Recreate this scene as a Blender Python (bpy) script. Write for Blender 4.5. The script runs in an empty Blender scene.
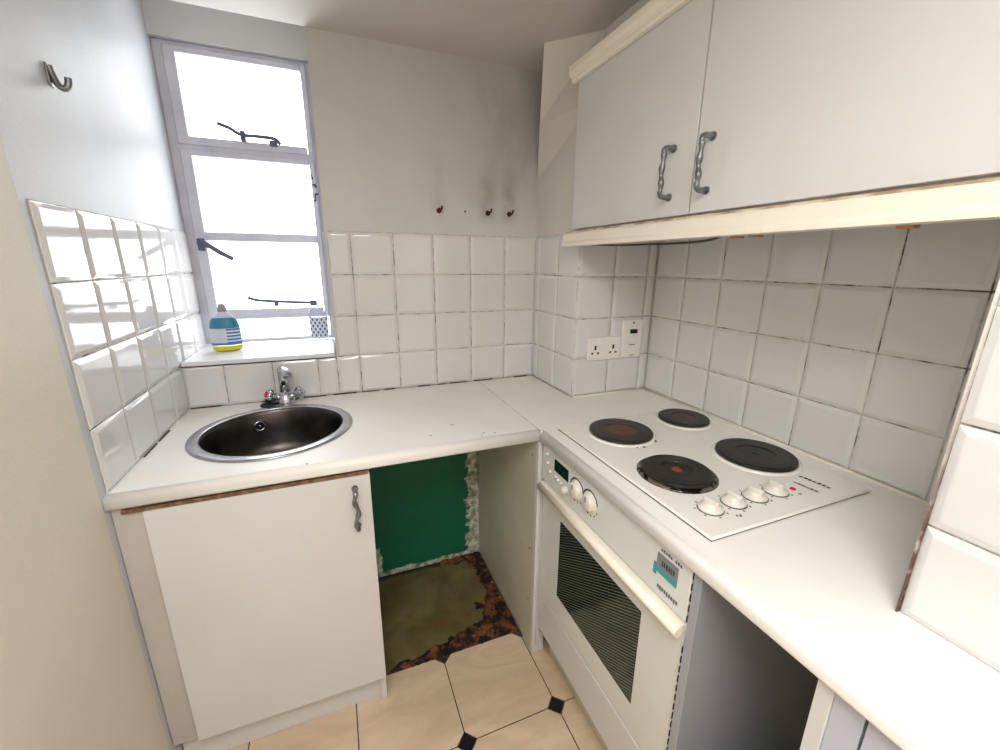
import bpy, bmesh, math, random
from mathutils import Vector, Matrix
from mathutils import noise as mnoise
random.seed(7)
ZO = 0.868                      # worktop height; everything below is written with z = 0 on the worktop
C = bpy.context.scene.collection
PI = math.pi

# ------------------------------------------------------------------ materials
class NT:
    def __init__(s, name):
        s.m = bpy.data.materials.new(name); s.m.use_nodes = True
        s.t = s.m.node_tree; s.n = s.t.nodes; s.l = s.t.links
        s.b = s.n['Principled BSDF']; s._co = None
    def co(s):
        if s._co is None:
            s._co = s.n.new('ShaderNodeNewGeometry').outputs['Position']
        return s._co
    def link(s, a, b): s.l.new(a, b)
    def set(s, inp, v):
        if hasattr(v, 'is_output') or isinstance(v, bpy.types.NodeSocket): s.l.new(v, inp)
        else: inp.default_value = v
    def noise(s, scale, detail=4, rough=.55, dist=0, sc=None):
        k = s.n.new('ShaderNodeTexNoise'); k.inputs['Scale'].default_value = scale
        k.inputs['Detail'].default_value = detail; k.inputs['Roughness'].default_value = rough
        k.inputs['Distortion'].default_value = dist
        v = s.co()
        if sc:
            mp = s.n.new('ShaderNodeMapping'); mp.inputs['Scale'].default_value = sc
            s.link(v, mp.inputs['Vector']); v = mp.outputs['Vector']
        s.link(v, k.inputs['Vector']); return k.outputs['Fac']
    def ramp(s, f, a, b, c0=(0, 0, 0, 1), c1=(1, 1, 1, 1)):
        r = s.n.new('ShaderNodeValToRGB'); e = r.color_ramp.elements
        e[0].position = a; e[1].position = b; e[0].color = c0; e[1].color = c1
        s.link(f, r.inputs['Fac']); return r.outputs['Color']
    def math(s, op, a, b=0., c=None):
        k = s.n.new('ShaderNodeMath'); k.operation = op
        s.set(k.inputs[0], a); s.set(k.inputs[1], b)
        if c is not None: s.set(k.inputs[2], c)
        return k.outputs[0]
    def smooth(s, v, a, b):     # 0 at a, 1 at b
        k = s.n.new('ShaderNodeMapRange'); k.interpolation_type = 'SMOOTHSTEP'
        s.set(k.inputs['Value'], v); k.inputs['From Min'].default_value = a; k.inputs['From Max'].default_value = b
        if a > b:
            k.inputs['From Min'].default_value = b; k.inputs['From Max'].default_value = a
            k.inputs['To Min'].default_value = 1; k.inputs['To Max'].default_value = 0
        return k.outputs['Result']
    def mix(s, f, a, b):
        k = s.n.new('ShaderNodeMix'); k.data_type = 'RGBA'
        s.set(k.inputs['Factor'], f); s.set(k.inputs['A'], a); s.set(k.inputs['B'], b)
        return k.outputs['Result']
    def xyz(s):
        k = s.n.new('ShaderNodeSeparateXYZ'); s.link(s.co(), k.inputs[0]); return k.outputs
    def bump(s, h, st, dist=.002):
        k = s.n.new('ShaderNodeBump'); k.inputs['Strength'].default_value = st; k.inputs['Distance'].default_value = dist
        s.link(h, k.inputs['Height']); s.link(k.outputs[0], s.b.inputs['Normal'])
    def fin(s, col, rough=.5, metal=0., spec=.5):
        s.set(s.b.inputs['Base Color'], col); s.set(s.b.inputs['Roughness'], rough)
        s.set(s.b.inputs['Metallic'], metal); s.b.inputs['Specular IOR Level'].default_value = spec
        return s.m
def sr(r, g, b):
    f = lambda c: (c/255/12.92 if c/255 <= .04045 else ((c/255+.055)/1.055)**2.4)
    return (f(r), f(g), f(b), 1)
def simple(name, c, rough=.5, metal=0., var=0., vs=6, bs=0., bscale=200, c2=None, spec=.5):
    t = NT(name); col = c
    if c2 is not None:
        col = t.mix(t.ramp(t.noise(vs, 5), .5-var, .5+var), c, c2)
    if bs: t.bump(t.noise(bscale, 3), bs, .001)
    return t.fin(col, rough, metal, spec)

M = {}
def paint(name, c, c2, scale=3, bs=.25, rough=.6, mould_shade=False):
    t = NT(name)
    col = t.mix(t.ramp(t.noise(scale, 6), .3, .72), c, c2)
    if mould_shade:
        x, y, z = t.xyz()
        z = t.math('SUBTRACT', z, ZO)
        # mouldy stains plus painted ambient shade over the right of the wall and streaks above the old screws
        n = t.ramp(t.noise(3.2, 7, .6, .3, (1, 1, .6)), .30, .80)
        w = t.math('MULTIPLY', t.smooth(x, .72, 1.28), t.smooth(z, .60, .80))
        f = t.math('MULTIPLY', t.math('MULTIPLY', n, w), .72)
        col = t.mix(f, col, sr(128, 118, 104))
        for sx, ww, aa in ((1.098, .055, .38), (1.19, .05, .5), (.901, .045, .2)):
            dx = t.math('ABSOLUTE', t.math('SUBTRACT', x, sx))
            g = t.math('MULTIPLY', t.smooth(dx, ww, 0), t.math('MULTIPLY', t.smooth(z, .63, .69), t.smooth(z, .92, .70)))
            g = t.math('MULTIPLY', g, t.math('MULTIPLY', t.ramp(t.noise(18, 6), .25, .6), aa))
            col = t.mix(g, col, sr(112, 98, 88))
        sp = t.ramp(t.noise(90, 3, .7), .70, .76)
        col = t.mix(t.math('MULTIPLY', sp, .35), col, sr(120, 108, 96))
    t.bump(t.noise(130, 4, .6), bs, .002)
    return t.fin(col, rough)
M['wall_cool'] = paint('wall_cool', sr(208, 210, 213), sr(194, 196, 200), bs=.5, rough=.45)
M['wall_back'] = paint('wall_back', sr(209, 208, 207), sr(199, 197, 194), mould_shade=True, rough=.5)
M['wall_cream'] = paint('wall_cream', sr(226, 219, 205), sr(217, 209, 194), bs=.4)
M['plaster'] = paint('plaster', sr(218, 214, 207), sr(208, 202, 193))
M['ceiling'] = paint('ceiling_paint', sr(208, 203, 197), sr(199, 193, 185), bs=.3)

t = NT('tile_glaze')
col = t.mix(t.ramp(t.noise(2.2, 4), .35, .7), sr(224, 223, 223), sr(216, 215, 213))
x, y, z = t.xyz()
t.bump(t.noise(9, 2), .12, .004)
M['tile'] = t.fin(col, .07)
t = NT('grout')
M['grout'] = t.fin(t.mix(t.ramp(t.noise(24, 5, .6), .46, .64), sr(204, 198, 190), sr(84, 74, 66)), .9)

t = NT('worktop_laminate')
col = t.mix(t.ramp(t.noise(4, 5), .3, .75), sr(244, 242, 238), sr(236, 232, 226))
sp = t.ramp(t.noise(60, 3, .7), .72, .76)
col = t.mix(t.math('MULTIPLY', sp, .3), col, sr(170, 155, 138))
M['worktop'] = t.fin(col, .38)
M['melamine'] = simple('melamine', sr(219, 218, 218), .35, c2=sr(213, 211, 209), var=.2, vs=3)
M['filler'] = simple('filler_panel_taupe', sr(198, 191, 185), .4, c2=sr(188, 180, 173), var=.2, vs=5)
M['unit_blue'] = simple('blue_grey_laminate', sr(196, 199, 210), .4, c2=sr(188, 190, 202), var=.2, vs=5)
M['melamine_grey'] = simple('melamine_grey', sr(168, 169, 176), .25, c2=sr(156, 157, 164), var=.2, vs=3)
M['panel_beige'] = simple('panel_beige', sr(210, 208, 192), .45, c2=sr(196, 192, 174), var=.22, vs=5)
M['cream_trim'] = simple('cream_trim', sr(244, 238, 224), .4, c2=sr(238, 230, 213), var=.25, vs=5)
M['chipboard'] = simple('chipboard', sr(140, 104, 82), .8, c2=sr(104, 74, 56), var=.1, vs=80)
M['tan_edge'] = simple('tan_edge', sr(222, 204, 176), .6, c2=sr(168, 142, 112), var=.08, vs=20)
M['gasket'] = simple('black_gap', sr(38, 34, 32), .8)
M['enamel'] = simple('white_enamel', sr(240, 238, 232), .16, c2=sr(234, 230, 222), var=.2, vs=4)
M['oven_white'] = simple('oven_white', sr(226, 228, 226), .3, c2=sr(220, 221, 216), var=.2, vs=4)
M['knob_white'] = simple('knob_white', sr(222, 218, 208), .35)
M['upvc'] = simple('socket_plastic', sr(240, 236, 230), .3)
M['black'] = simple('black_plastic', sr(20, 20, 22), .35)
M['display'] = simple('dark_green_display', sr(16, 44, 36), .12)
M['chrome'] = simple('chrome', (.52, .54, .58, 1), .16, 1.)
M['pewter'] = simple('pewter_handle', (.30, .30, .31, 1), .38, .9, c2=(.18, .18, .19, 1), var=.15, vs=40)
t = NT('brushed_steel')
M['steel'] = t.fin(t.mix(t.ramp(t.noise(14, 5), .3, .7), (.15, .135, .125, 1), (.07, .062, .06, 1)), .34, 1.)
M['steel_rim'] = simple('steel_rim', (.56, .57, .60, 1), .26, 1., c2=(.42, .42, .44, 1), var=.2, vs=20)
M['red'] = simple('red_mark', sr(190, 24, 34), .3)
M['grime'] = simple('grime', sr(92, 66, 48), .9, c2=sr(50, 34, 26), var=.1, vs=70)
M['rusty'] = simple('rusty_metal', sr(96, 44, 28), .8, .2, c2=sr(48, 22, 18), var=.15, vs=90)
M['wood_clip'] = simple('tan_block', sr(176, 132, 84), .6)
M['window_paint'] = simple('window_paint', sr(214, 214, 224), .45, c2=sr(196, 196, 210), var=.2, vs=12, bs=.2, bscale=90)
M['dark_iron'] = simple('painted_ironmongery', sr(88, 94, 112), .5, .3)
M['chip_mark'] = simple('bare_metal_chip', sr(54, 54, 68), .7)
M['sill'] = simple('sill_paint', sr(234, 234, 236), .22, c2=sr(224, 224, 228), var=.2, vs=5)
def castiron(name, c0, c1, ctr, r0):
    t = NT(name)
    tc = t.n.new('ShaderNodeTexCoord'); 
    sp = t.n.new('ShaderNodeSeparateXYZ'); t.link(tc.outputs['Object'], sp.inputs[0])
    d = t.math('SQRT', t.math('ADD', t.math('POWER', sp.outputs[0], 2), t.math('POWER', sp.outputs[1], 2)))
    col = t.mix(t.ramp(t.noise(22, 6, .6), .35, .65), c0, c1)
    m = t.math('MULTIPLY', t.smooth(d, r0*1.25, r0*.8), t.ramp(t.noise(30, 4), .3, .45))
    col = t.mix(m, col, ctr)
    t.bump(t.noise(220, 3), .4, .001)
    return t.fin(col, .42, .15)
M['iron_a'] = castiron('iron_rusty', sr(54, 46, 42), sr(38, 33, 31), sr(98, 58, 46), .042)
M['iron_b'] = castiron('iron_brown', sr(52, 42, 34), sr(36, 32, 28), sr(74, 50, 40), .035)
M['iron_c'] = castiron('iron_dark_brown', sr(46, 36, 28), sr(26, 24, 22), sr(150, 62, 42), .012)
M['iron_d'] = castiron('iron_black', sr(26, 26, 24), sr(36, 31, 28), sr(20, 20, 20), .03)
M['burnt'] = simple('burnt_ring', sr(20, 18, 18), .2, .5, c2=sr(120, 112, 104), var=.03, vs=55)
# oven window: dark glass behind a fine printed pattern of pale lines
t = NT('oven_glass'); x, y, z = t.xyz()
w = t.math('SINE', t.math('MULTIPLY', t.math('ADD', z, t.math('MULTIPLY', y, .62)), 720.))
w = t.smooth(w, .25, .85)
col = t.mix(t.math('MULTIPLY', w, .8), sr(16, 22, 20), sr(108, 122, 112))
M['oven_glass'] = t.fin(col, .12)
# green paint with peeled plaster down its right edge
t = NT('green_paint'); x, y, z = t.xyz(); z = t.math('SUBTRACT', z, ZO)
n = t.noise(26, 6, .65)
e = t.math('ADD', x, t.math('MULTIPLY', t.math('SUBTRACT', n, .5), .16))
peel = t.smooth(e, .993, .998)
e2 = t.math('ADD', t.math('MULTIPLY', z, -1.), t.math('MULTIPLY', t.math('SUBTRACT', n, .5), .05))
foot = t.smooth(e2, .848, .853)
lf = t.math('MULTIPLY', t.smooth(t.math('ADD', x, t.math('MULTIPLY', t.math('SUBTRACT', n, .5), .05)), .597, .592), t.smooth(z, -.72, -.74))
g = t.mix(t.ramp(t.noise(3, 5), .3, .75), sr(12, 112, 78), sr(6, 92, 66))
pl = t.mix(t.ramp(t.noise(30, 6), .38, .6), sr(226, 224, 208), sr(120, 132, 108))
m = t.math('MAXIMUM', t.math('MAXIMUM', peel, foot), lf)
M['green'] = t.fin(t.mix(m, g, pl), .55)
t = NT('bare_concrete')
col = t.mix(t.ramp(t.noise(5, 7, .6, .5), .32, .7), sr(128, 118, 78), sr(84, 72, 38))
col = t.mix(t.ramp(t.noise(11, 5, .6), .56, .72), col, sr(112, 84, 36))
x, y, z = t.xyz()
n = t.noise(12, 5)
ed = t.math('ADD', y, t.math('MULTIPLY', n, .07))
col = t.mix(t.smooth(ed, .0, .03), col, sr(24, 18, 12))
t.bump(t.noise(40, 5), .4, .003)
M['concrete'] = t.fin(col, .5)
t = NT('adhesive_rust')
col = t.mix(t.ramp(t.noise(24, 6, .65), .46, .60), sr(22, 13, 10), sr(128, 76, 42))
col = t.mix(t.ramp(t.noise(38, 5, .6), .62, .70), col, sr(186, 128, 72))
t.bump(t.noise(80, 5), .7, .004)
M['rust'] = t.fin(col, .7)
t = NT('floor_tile')
n = t.noise(3.5, 7, .6, 1.2, (1, 2.6, 1))
col = t.mix(t.ramp(n, .35, .7), sr(226, 204, 176), sr(204, 180, 150))
col = t.mix(t.math('MULTIPLY', t.ramp(t.noise(16, 6, .7), .58, .75), .35), col, sr(178, 152, 122))
M['floor_tile'] = t.fin(col, .28)
M['floor_dot'] = simple('black_floor_dot', sr(24, 26, 34), .25)
M['floor_grout'] = simple('floor_grout', sr(92, 74, 58), .9, c2=sr(46, 36, 30), var=.1, vs=30)
def glassy(name, tint, gl=.08, frac=1.0):
    m = bpy.data.materials.new(name); m.use_nodes = True; n = m.node_tree.nodes; l = m.node_tree.links
    n.clear(); o = n.new('ShaderNodeOutputMaterial'); mx = n.new('ShaderNodeMixShader')
    tr = n.new('ShaderNodeBsdfTransparent'); tr.inputs[0].default_value = tint
    g = n.new('ShaderNodeBsdfGlossy'); g.inputs['Roughness'].default_value = gl
    lw = n.new('ShaderNodeLayerWeight'); lw.inputs['Blend'].default_value = .5
    pw = n.new('ShaderNodeMath'); pw.operation = 'POWER'; pw.inputs[1].default_value = 4; l.new(lw.outputs['Facing'], pw.inputs[0])
    fr = n.new('ShaderNodeMath'); fr.operation = 'MULTIPLY_ADD'; fr.inputs[1].default_value = .5; fr.inputs[2].default_value = .03
    l.new(pw.outputs[0], fr.inputs[0]); l.new(fr.outputs[0], mx.inputs[0]); l.new(tr.outputs[0], mx.inputs[1]); l.new(g.outputs[0], mx.inputs[2])
    l.new(mx.outputs[0], o.inputs[0]); return m
M['pane'] = glassy('window_glass', (1, 1, 1, 1))
M['clear'] = glassy('clear_plastic', (.90, .93, .97, 1))
t = NT('yellow_soap'); M['soap'] = t.fin(sr(246, 224, 20), .2)
M['cap'] = simple('grey_cap', sr(150, 140, 148), .4)
t = NT('soap_label')
tc = t.n.new('ShaderNodeTexCoord'); s3 = t.n.new('ShaderNodeSeparateXYZ'); t.link(tc.outputs['Object'], s3.inputs[0])
vz = s3.outputs[2]; vx = s3.outputs[0]
st = t.smooth(t.math('SINE', t.math('MULTIPLY', vz, 520.)), -.2, .3)
blu = t.mix(st, sr(60, 108, 160), sr(196, 212, 228))
base = t.mix(t.smooth(vx, .006, .009), sr(204, 206, 218), blu)
base = t.mix(t.smooth(vz, .036, .030), base, sr(70, 120, 168))
base = t.mix(t.smooth(vz, .084, .088), base, sr(36, 122, 150))
M['soap_label'] = t.fin(base, .4)
t = NT('blue_dot_label')
tc = t.n.new('ShaderNodeTexCoord'); s3 = t.n.new('ShaderNodeSeparateXYZ'); t.link(tc.outputs['Object'], s3.inputs[0])
dd = t.math('MULTIPLY', t.math('SINE', t.math('MULTIPLY', s3.outputs[0], 400.)), t.math('SINE', t.math('MULTIPLY', s3.outputs[2], 260.)))
M['dot_label'] = t.fin(t.mix(t.smooth(dd, .15, .3), sr(222, 228, 240), sr(70, 100, 170)), .4)
M['frosty'] = simple('frosted_plastic', sr(226, 232, 244), .3)
M['teal'] = simple('teal_print', sr(60, 160, 165), .4)
M['grey_print'] = simple('grey_print', sr(132, 132, 138), .4)
M['dark_print'] = simple('dark_print', sr(62, 64, 66), .5)
M['text_print'] = simple('text_print', sr(104, 106, 108), .5)
m = bpy.data.materials.new('fill_lamp_glow'); m.use_nodes = True
m.node_tree.nodes['Principled BSDF'].inputs['Emission Color'].default_value = (1, .86, .68, 1)
m.node_tree.nodes['Principled BSDF'].inputs['Emission Strength'].default_value = 5
M['lamp'] = m

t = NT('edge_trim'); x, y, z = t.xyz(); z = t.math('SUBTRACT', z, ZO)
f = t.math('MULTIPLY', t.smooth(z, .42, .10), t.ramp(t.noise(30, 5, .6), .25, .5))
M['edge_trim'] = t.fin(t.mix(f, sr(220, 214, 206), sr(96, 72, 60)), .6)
# ------------------------------------------------------------------ mesh helpers
def box(bm, x0, x1, y0, y1, z0, z1, bev=0., mi=0, seg=2):
    x0, x1 = sorted((x0, x1)); y0, y1 = sorted((y0, y1)); z0, z1 = sorted((z0, z1))
    v = [bm.verts.new((x, y, z)) for x in (x0, x1) for y in (y0, y1) for z in (z0, z1)]
    fs = [bm.faces.new([v[i] for i in q]) for q in ((0, 1, 3, 2), (4, 6, 7, 5), (0, 4, 5, 1), (2, 3, 7, 6), (0, 2, 6, 4), (1, 5, 7, 3))]
    for f in fs: f.material_index = mi
    if bev:
        es = list({e for f in fs for e in f.edges})
        r = bmesh.ops.bevel(bm, geom=es, offset=bev, segments=seg, profile=.5, affect='EDGES')
        for f in r['faces']: f.material_index = mi; f.smooth = True
def lathe(bm, prof, c=(0, 0, 0), n=48, axis='z', mi=0, smooth=True):
    rings = []
    for r, h in prof:
        ring = []
        if r < 1e-6:
            ring = [bm.verts.new(ax(axis, 0, 0, h, c))]
        else:
            for i in range(n):
                a = 2*PI*i/n; ring.append(bm.verts.new(ax(axis, r*math.cos(a), r*math.sin(a), h, c)))
        rings.append(ring)
    for a, b in zip(rings, rings[1:]):
        for i in range(n):
            j = (i+1) % n
            if len(a) == 1 and len(b) == 1: continue
            if len(a) == 1: f = bm.faces.new((a[0], b[i], b[j]))
            elif len(b) == 1: f = bm.faces.new((a[i], a[j], b[0]))
            else: f = bm.faces.new((a[i], a[j], b[j], b[i]))
            f.smooth = smooth; f.material_index = mi
def ax(axis, u, v, h, c):
    if axis == 'z': p = (u, v, h)
    elif axis == '-x': p = (-h, u, v)
    elif axis == 'x': p = (h, u, v)
    elif axis == '-y': p = (u, -h, v)
    return (p[0]+c[0], p[1]+c[1], p[2]+c[2])
def tube(bm, pts, rad, n=12, cap=True, mi=0):
    pts = [Vector(p) for p in pts]; N = len(pts)
    rads = rad if isinstance(rad, (list, tuple)) else [rad]*N
    up = None; rings = []
    for i, p in enumerate(pts):
        d = (pts[min(i+1, N-1)]-pts[max(i-1, 0)]).normalized()
        if up is None:
            up = d.orthogonal().normalized()
        else:
            up = (up-d*up.dot(d)).normalized()
        w = d.cross(up)
        rings.append([bm.verts.new(p+rads[i]*(math.cos(2*PI*k/n)*up+math.sin(2*PI*k/n)*w)) for k in range(n)])
    for a, b in zip(rings, rings[1:]):
        for k in range(n):
            f = bm.faces.new((a[k], a[(k+1) % n], b[(k+1) % n], b[k])); f.smooth = True; f.material_index = mi
    if cap:
        bm.faces.new(rings[0][::-1]).material_index = mi; bm.faces.new(rings[-1]).material_index = mi
def curve(pts, k=6):
    P = [Vector(p) for p in pts]; out = []
    for i in range(len(P)-1):
        p0 = P[max(i-1, 0)]; p1 = P[i]; p2 = P[i+1]; p3 = P[min(i+2, len(P)-1)]
        for j in range(k):
            t = j/k
            out.append(.5*((2*p1)+(-p0+p2)*t+(2*p0-5*p1+4*p2-p3)*t*t+(-p0+3*p1-3*p2+p3)*t**3))
    out.append(P[-1]); return out
def poly_prism(bm, pts, z0, z1, mi=0):
    a = [bm.verts.new((x, y, z0)) for x, y in pts]; b = [bm.verts.new((x, y, z1)) for x, y in pts]
    n = len(pts); bm.faces.new(a[::-1]).material_index = mi; bm.faces.new(b).material_index = mi
    for i in range(n): bm.faces.new((a[i], a[(i+1) % n], b[(i+1) % n], b[i])).material_index = mi
def obj(name, bm, mats, parent=None, label=None, origin=None):
    if not isinstance(mats, (list, tuple)): mats = [mats]
    bmesh.ops.recalc_face_normals(bm, faces=bm.faces)
    o0 = Vector(origin) if origin is not None else (Vector(parent['org']) if parent is not None and 'org' in parent else Vector((0, 0, 0)))
    bmesh.ops.translate(bm, verts=bm.verts, vec=-o0)
    me = bpy.data.meshes.new(name); bm.to_mesh(me); bm.free()
    for m in mats: me.materials.append(M[m])
    o = bpy.data.objects.new(name, me); C.objects.link(o)
    if parent is not None:
        o.parent = parent
        if origin is not None:
            o.location = o0-Vector(parent['org'])
        o['org'] = list(o0)
    else:
        o.location = o0; o['org'] = list(o0)
    if label: o['label'] = label
    return o
def thing(name, label, cat, loc, group=None):
    o = bpy.data.objects.new(name, None); C.objects.link(o); o.location = loc; o.empty_display_size = .05
    o['org'] = list(loc); o['label'] = label; o['category'] = cat
    if group: o['group'] = group
    return o
def tag(o, label, cat, group=None):
    o['label'] = label; o['category'] = cat
    if group: o['group'] = group
    return o
def struct(name, bm, mats, parent=None, origin=None):
    o = obj(name, bm, mats, parent, origin=origin)
    if parent is None: o['kind'] = 'structure'
    return o
B = bmesh.new

# ------------------------------------------------------------------ dimensions
X1, D1, X2, X3, YN = 1.3156, -.3465, 1.6567, 1.2386, -1.399
H, ROWS = 1.20, [0., .148, .298, .448, .598]
YW, XR, FL = .34, .49, -.868
YEND = -2.75

# ------------------------------------------------------------------ room shell
bm = B(); box(bm, -.15, 0, -.607, .5, FL, 1.5); wall_left = struct('wall_left', bm, 'wall_cool')
bm = B(); box(bm, -.15, .0012, YEND, -.607, FL, 1.4, .003); wall_nl = struct('wall_near_left', bm, 'wall_cream')
bm = B()
box(bm, XR, X2+.1, 0, .42, -.02, H+.2)                       # right of the window
box(bm, 0, XR, 0, .42, -.02, .148)                            # under the sill
box(bm, 0, XR, .30, .42, 1.222, 1.5)                          # lintel
box(bm, -.02, X2+.1, 0, .42, FL-.1, -.02, mi=1)
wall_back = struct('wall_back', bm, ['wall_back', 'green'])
bm = B()
box(bm, X2, X2+.12, YN-.02, D1, FL, 1.4)
wall_right = struct('wall_right', bm, 'wall_cream')
bm = B(); box(bm, X3, X2+.12, YEND, YN, FL, 1.4, .003); wall_nr = struct('wall_near_right', bm, 'wall_cream')
bm = B(); box(bm, -.15, X2+.12, YEND-.1, YEND, FL, 1.4); struct('wall_front', bm, 'wall_cream')
bm = B(); box(bm, 1.362, X2, YN, D1, 1.10, H); struct('wall_bulkhead', bm, 'plaster')
# pipe boxing in the corner, square by the tiles and swelling out towards the ceiling
bm = B()
r = [
 [(X1, .01, FL), (X1, D1, FL), (X2+.05, D1, FL), (X2+.05, .01, FL)],
 [(X1, .01, .60), (X1, D1, .60), (X2+.05, D1, .60), (X2+.05, .01, .60)],
 [(X1, .01, .82), (X1-.004, D1+.01, .80), (X2+.05, D1, .80), (X2+.05, .01, .80)],
 [(X1-.035, -.07, 1.0), (X1+.02, D1+.005, 1.0), (X2+.05, D1, 1.0), (X2+.05, .01, 1.0)],
 [(1.222, -.205, H+.01), (1.362, D1-.003, H+.01), (X2+.05, D1, H+.01), (X2+.05, .01, H+.01)]]
vs = [[bm.verts.new(p) for p in q] for q in r]
# a second fold line down the face
for a, b in zip(vs, vs[1:]):
    for i in range(4): bm.faces.new((a[i], a[(i+1) % 4], b[(i+1) % 4], b[i]))
struct('wall_boxing', bm, 'plaster')
wall_boxing = bpy.data.objects['wall_boxing']
# paper seams on the boxing
bm = B(); box(bm, -.15, X2+.12, YEND, 0.0, H, H+.15); box(bm, -.15, XR+.1, 0, .42, 1.36, 1.5)
struct('ceiling', bm, 'ceiling')

# ---- wall tiling
def tiling(name, parent, us, zs, mapf, skip=None):
    bm = B(); g = .0032; ins = .0125; d0, d1 = .0026, .0072
    u0, u1 = min(us), max(us)
    for a, b in zip(us, us[1:]):
        if abs(b-a) < .012: continue
        for c, d in zip(zs, zs[1:]):
            if skip and skip((a+b)/2, (c+d)/2): continue
            lo, hi = min(a, b), max(a, b)
            q = [bm.verts.new(mapf(u, z, .0012)) for u, z in ((lo, c), (hi, c), (hi, d), (lo, d))]
            f = bm.faces.new(q); f.material_index = 1
            j = g/2
            i2 = min(ins, (hi-lo)*.3); ta, tb = random.uniform(-.006, .006), random.uniform(-.006, .006); uc, zc = (lo+hi)/2, (c+d)/2
            def ring(k, h): return [bm.verts.new(mapf(u, z, h+(ta*(u-uc)+tb*(z-zc) if h > .004 else 0))) for u, z in ((lo+k, c+k), (hi-k, c+k), (hi-k, d-k), (lo+k, d-k))]
            R = [ring(j, .0), ring(j, d0), ring(j+.0012, d0+.0008), ring(j+i2*.8, d1-.0003), ring(j+i2, d1)]
            for p, q2 in zip(R, R[1:]):
                for k in range(4):
                    f = bm.faces.new((p[k], p[(k+1) % 4], q2[(k+1) % 4], q2[k]))
            bm.faces.new(R[-1])
    return obj(name, bm, ['tile', 'grout'], parent)
a = .1231
ux = [0] + [a+.15*k for k in range(8)]
ux = [0.0005] + [a+.15*k for k in range(0, 8)] + [X1]
tiling('wall_tiling', wall_back, [.0, a, a+.15, a+.3, .49], ROWS[:2], lambda u, z, h: (u, -h, z))
tiling('wall_tiling', wall_back, [.49, a+.45, a+.6, a+.75, a+.9, a+1.05, X1], [0, .148], lambda u, z, h: (u, -h, z))
tiling('wall_tiling', wall_back, [.497, a+.45, a+.6, a+.75, a+.9, a+1.05, X1], ROWS[1:], lambda u, z, h: (u, -h, z))
yl = [-.583+.152*k for k in range(7)]
tiling('wall_tiling', wall_left, [y for y in yl if y < .01]+[0.], ROWS[:2], lambda u, z, h: (h, u, z))
tiling('wall_tiling', wall_left, yl[:6]+[.32], ROWS[1:], lambda u, z, h: (h, u, z))
tiling('wall_tiling', wall_boxing, [0, -.05, -.20, D1-.006], ROWS, lambda u, z, h: (X1-h, u, z))
tiling('wall_tiling', wall_boxing, [X1-.006, X1+.150, X1+.30, X2], ROWS, lambda u, z, h: (u, D1-h, z))
yr = [D1-.006-.1522*0] + [D1-.152-.15*k for k in range(7)]
yr = [D1-.006] + [D1-.152-.15*k for k in range(6)] + [YN]
tiling('wall_tiling', wall_right, yr, ROWS, lambda u, z, h: (X2-h, u, z))
tiling('wall_tiling', wall_nr, [YN, YN-.17, YN-.32, YN-.47], ROWS, lambda u, z, h: (X3-h, u, z))
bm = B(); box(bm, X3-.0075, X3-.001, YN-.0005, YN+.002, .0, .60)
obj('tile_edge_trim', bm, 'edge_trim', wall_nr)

# ---- floor
bm = B(); box(bm, -.15, X2+.12, YEND, 0.0, FL-.14, FL-.008)
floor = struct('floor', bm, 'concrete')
bm = B(); P = .297; k = .029; g = .0018
xs = [.452+P*i for i in range(-2, 4)]
ys = [-.488-P*j for j in range(0, 9)]
def poly(pts, z, mi):
    vs = [bm.verts.new((x, y, z)) for x, y in pts]; wv = [bm.verts.new((x, y, z-.0078)) for x, y in pts]
    f = bm.faces.new(vs); f.material_index = mi
    for i in range(len(vs)): bm.faces.new((vs[i], wv[i], wv[(i+1) % len(vs)], vs[(i+1) % len(vs)])).material_index = mi
for i in range(len(xs)-1):
    for j in range(len(ys)-1):
        x0, x1, y1, y0 = xs[i]+g, xs[i+1]-g, ys[j]-g, ys[j+1]+g
        poly([(x0+k, y0), (x1-k, y0), (x1, y0+k), (x1, y1-k), (x1-k, y1), (x0+k, y1), (x0, y1-k), (x0, y0+k)], FL, 0)
for i, x in enumerate(xs):
    for j, y in enumerate(ys):
        if j == 0: continue
        kk = k-.0015
        poly([(x-kk, y), (x, y-kk), (x+kk, y), (x, y+kk)], FL, 1)
box(bm, xs[0], xs[-1], ys[-1], ys[0]-.004, FL-.0079, FL-.0012, mi=2)
obj('floor_tiling', bm, ['floor_tile', 'floor_dot', 'floor_grout'], floor)
# crumbled adhesive round the edge of the bare patch
bm = B(); n = 96; X0r, X1r, Y0r, Y1r = .549, 1.049, -.492, -.001
def hgt(x, y):
    q = mnoise.fractal(Vector((x*22, y*22, 3.)), 1., 2., 4)
    w = mnoise.fractal(Vector((x*7, y*7, 9.)), 1., 2., 3)
    right = (x-(.985-.22*max(0, -y-.20)-.03*w-.0*y))/.04
    front = (-y-(.455-.30*max(0, x-.66)+.03*w))/.03
    back = (y+.035+.02*w)/.02 if x > .86 else -1
    m = max(right, front, back*.8)
    m = max(0., min(1., m+.9*q))
    return m*(.0035+.008*abs(q)+.002)
vv = {}
for i in range(n+1):
    for j in range(n+1):
        x = X0r+(X1r-X0r)*i/n; y = Y0r+(Y1r-Y0r)*j/n
        h = hgt(x, y); vv[i, j] = (bm.verts.new((x, y, FL-.0085+h)), h)
for i in range(n):
    for j in range(n):
        q = [vv[i, j], vv[i+1, j], vv[i+1, j+1], vv[i, j+1]]
        if sum(c[1] for c in q) > .0016: bm.faces.new([c[0] for c in q])
bmesh.ops.delete(bm, geom=[v for v in bm.verts if not v.link_faces], context='VERTS')
o = obj('adhesive_rubble', bm, 'rust'); o['kind'] = 'stuff'
tag(o, 'crumbling rust-brown tile adhesive along the edges of the bare floor patch', 'rubble')

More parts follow.
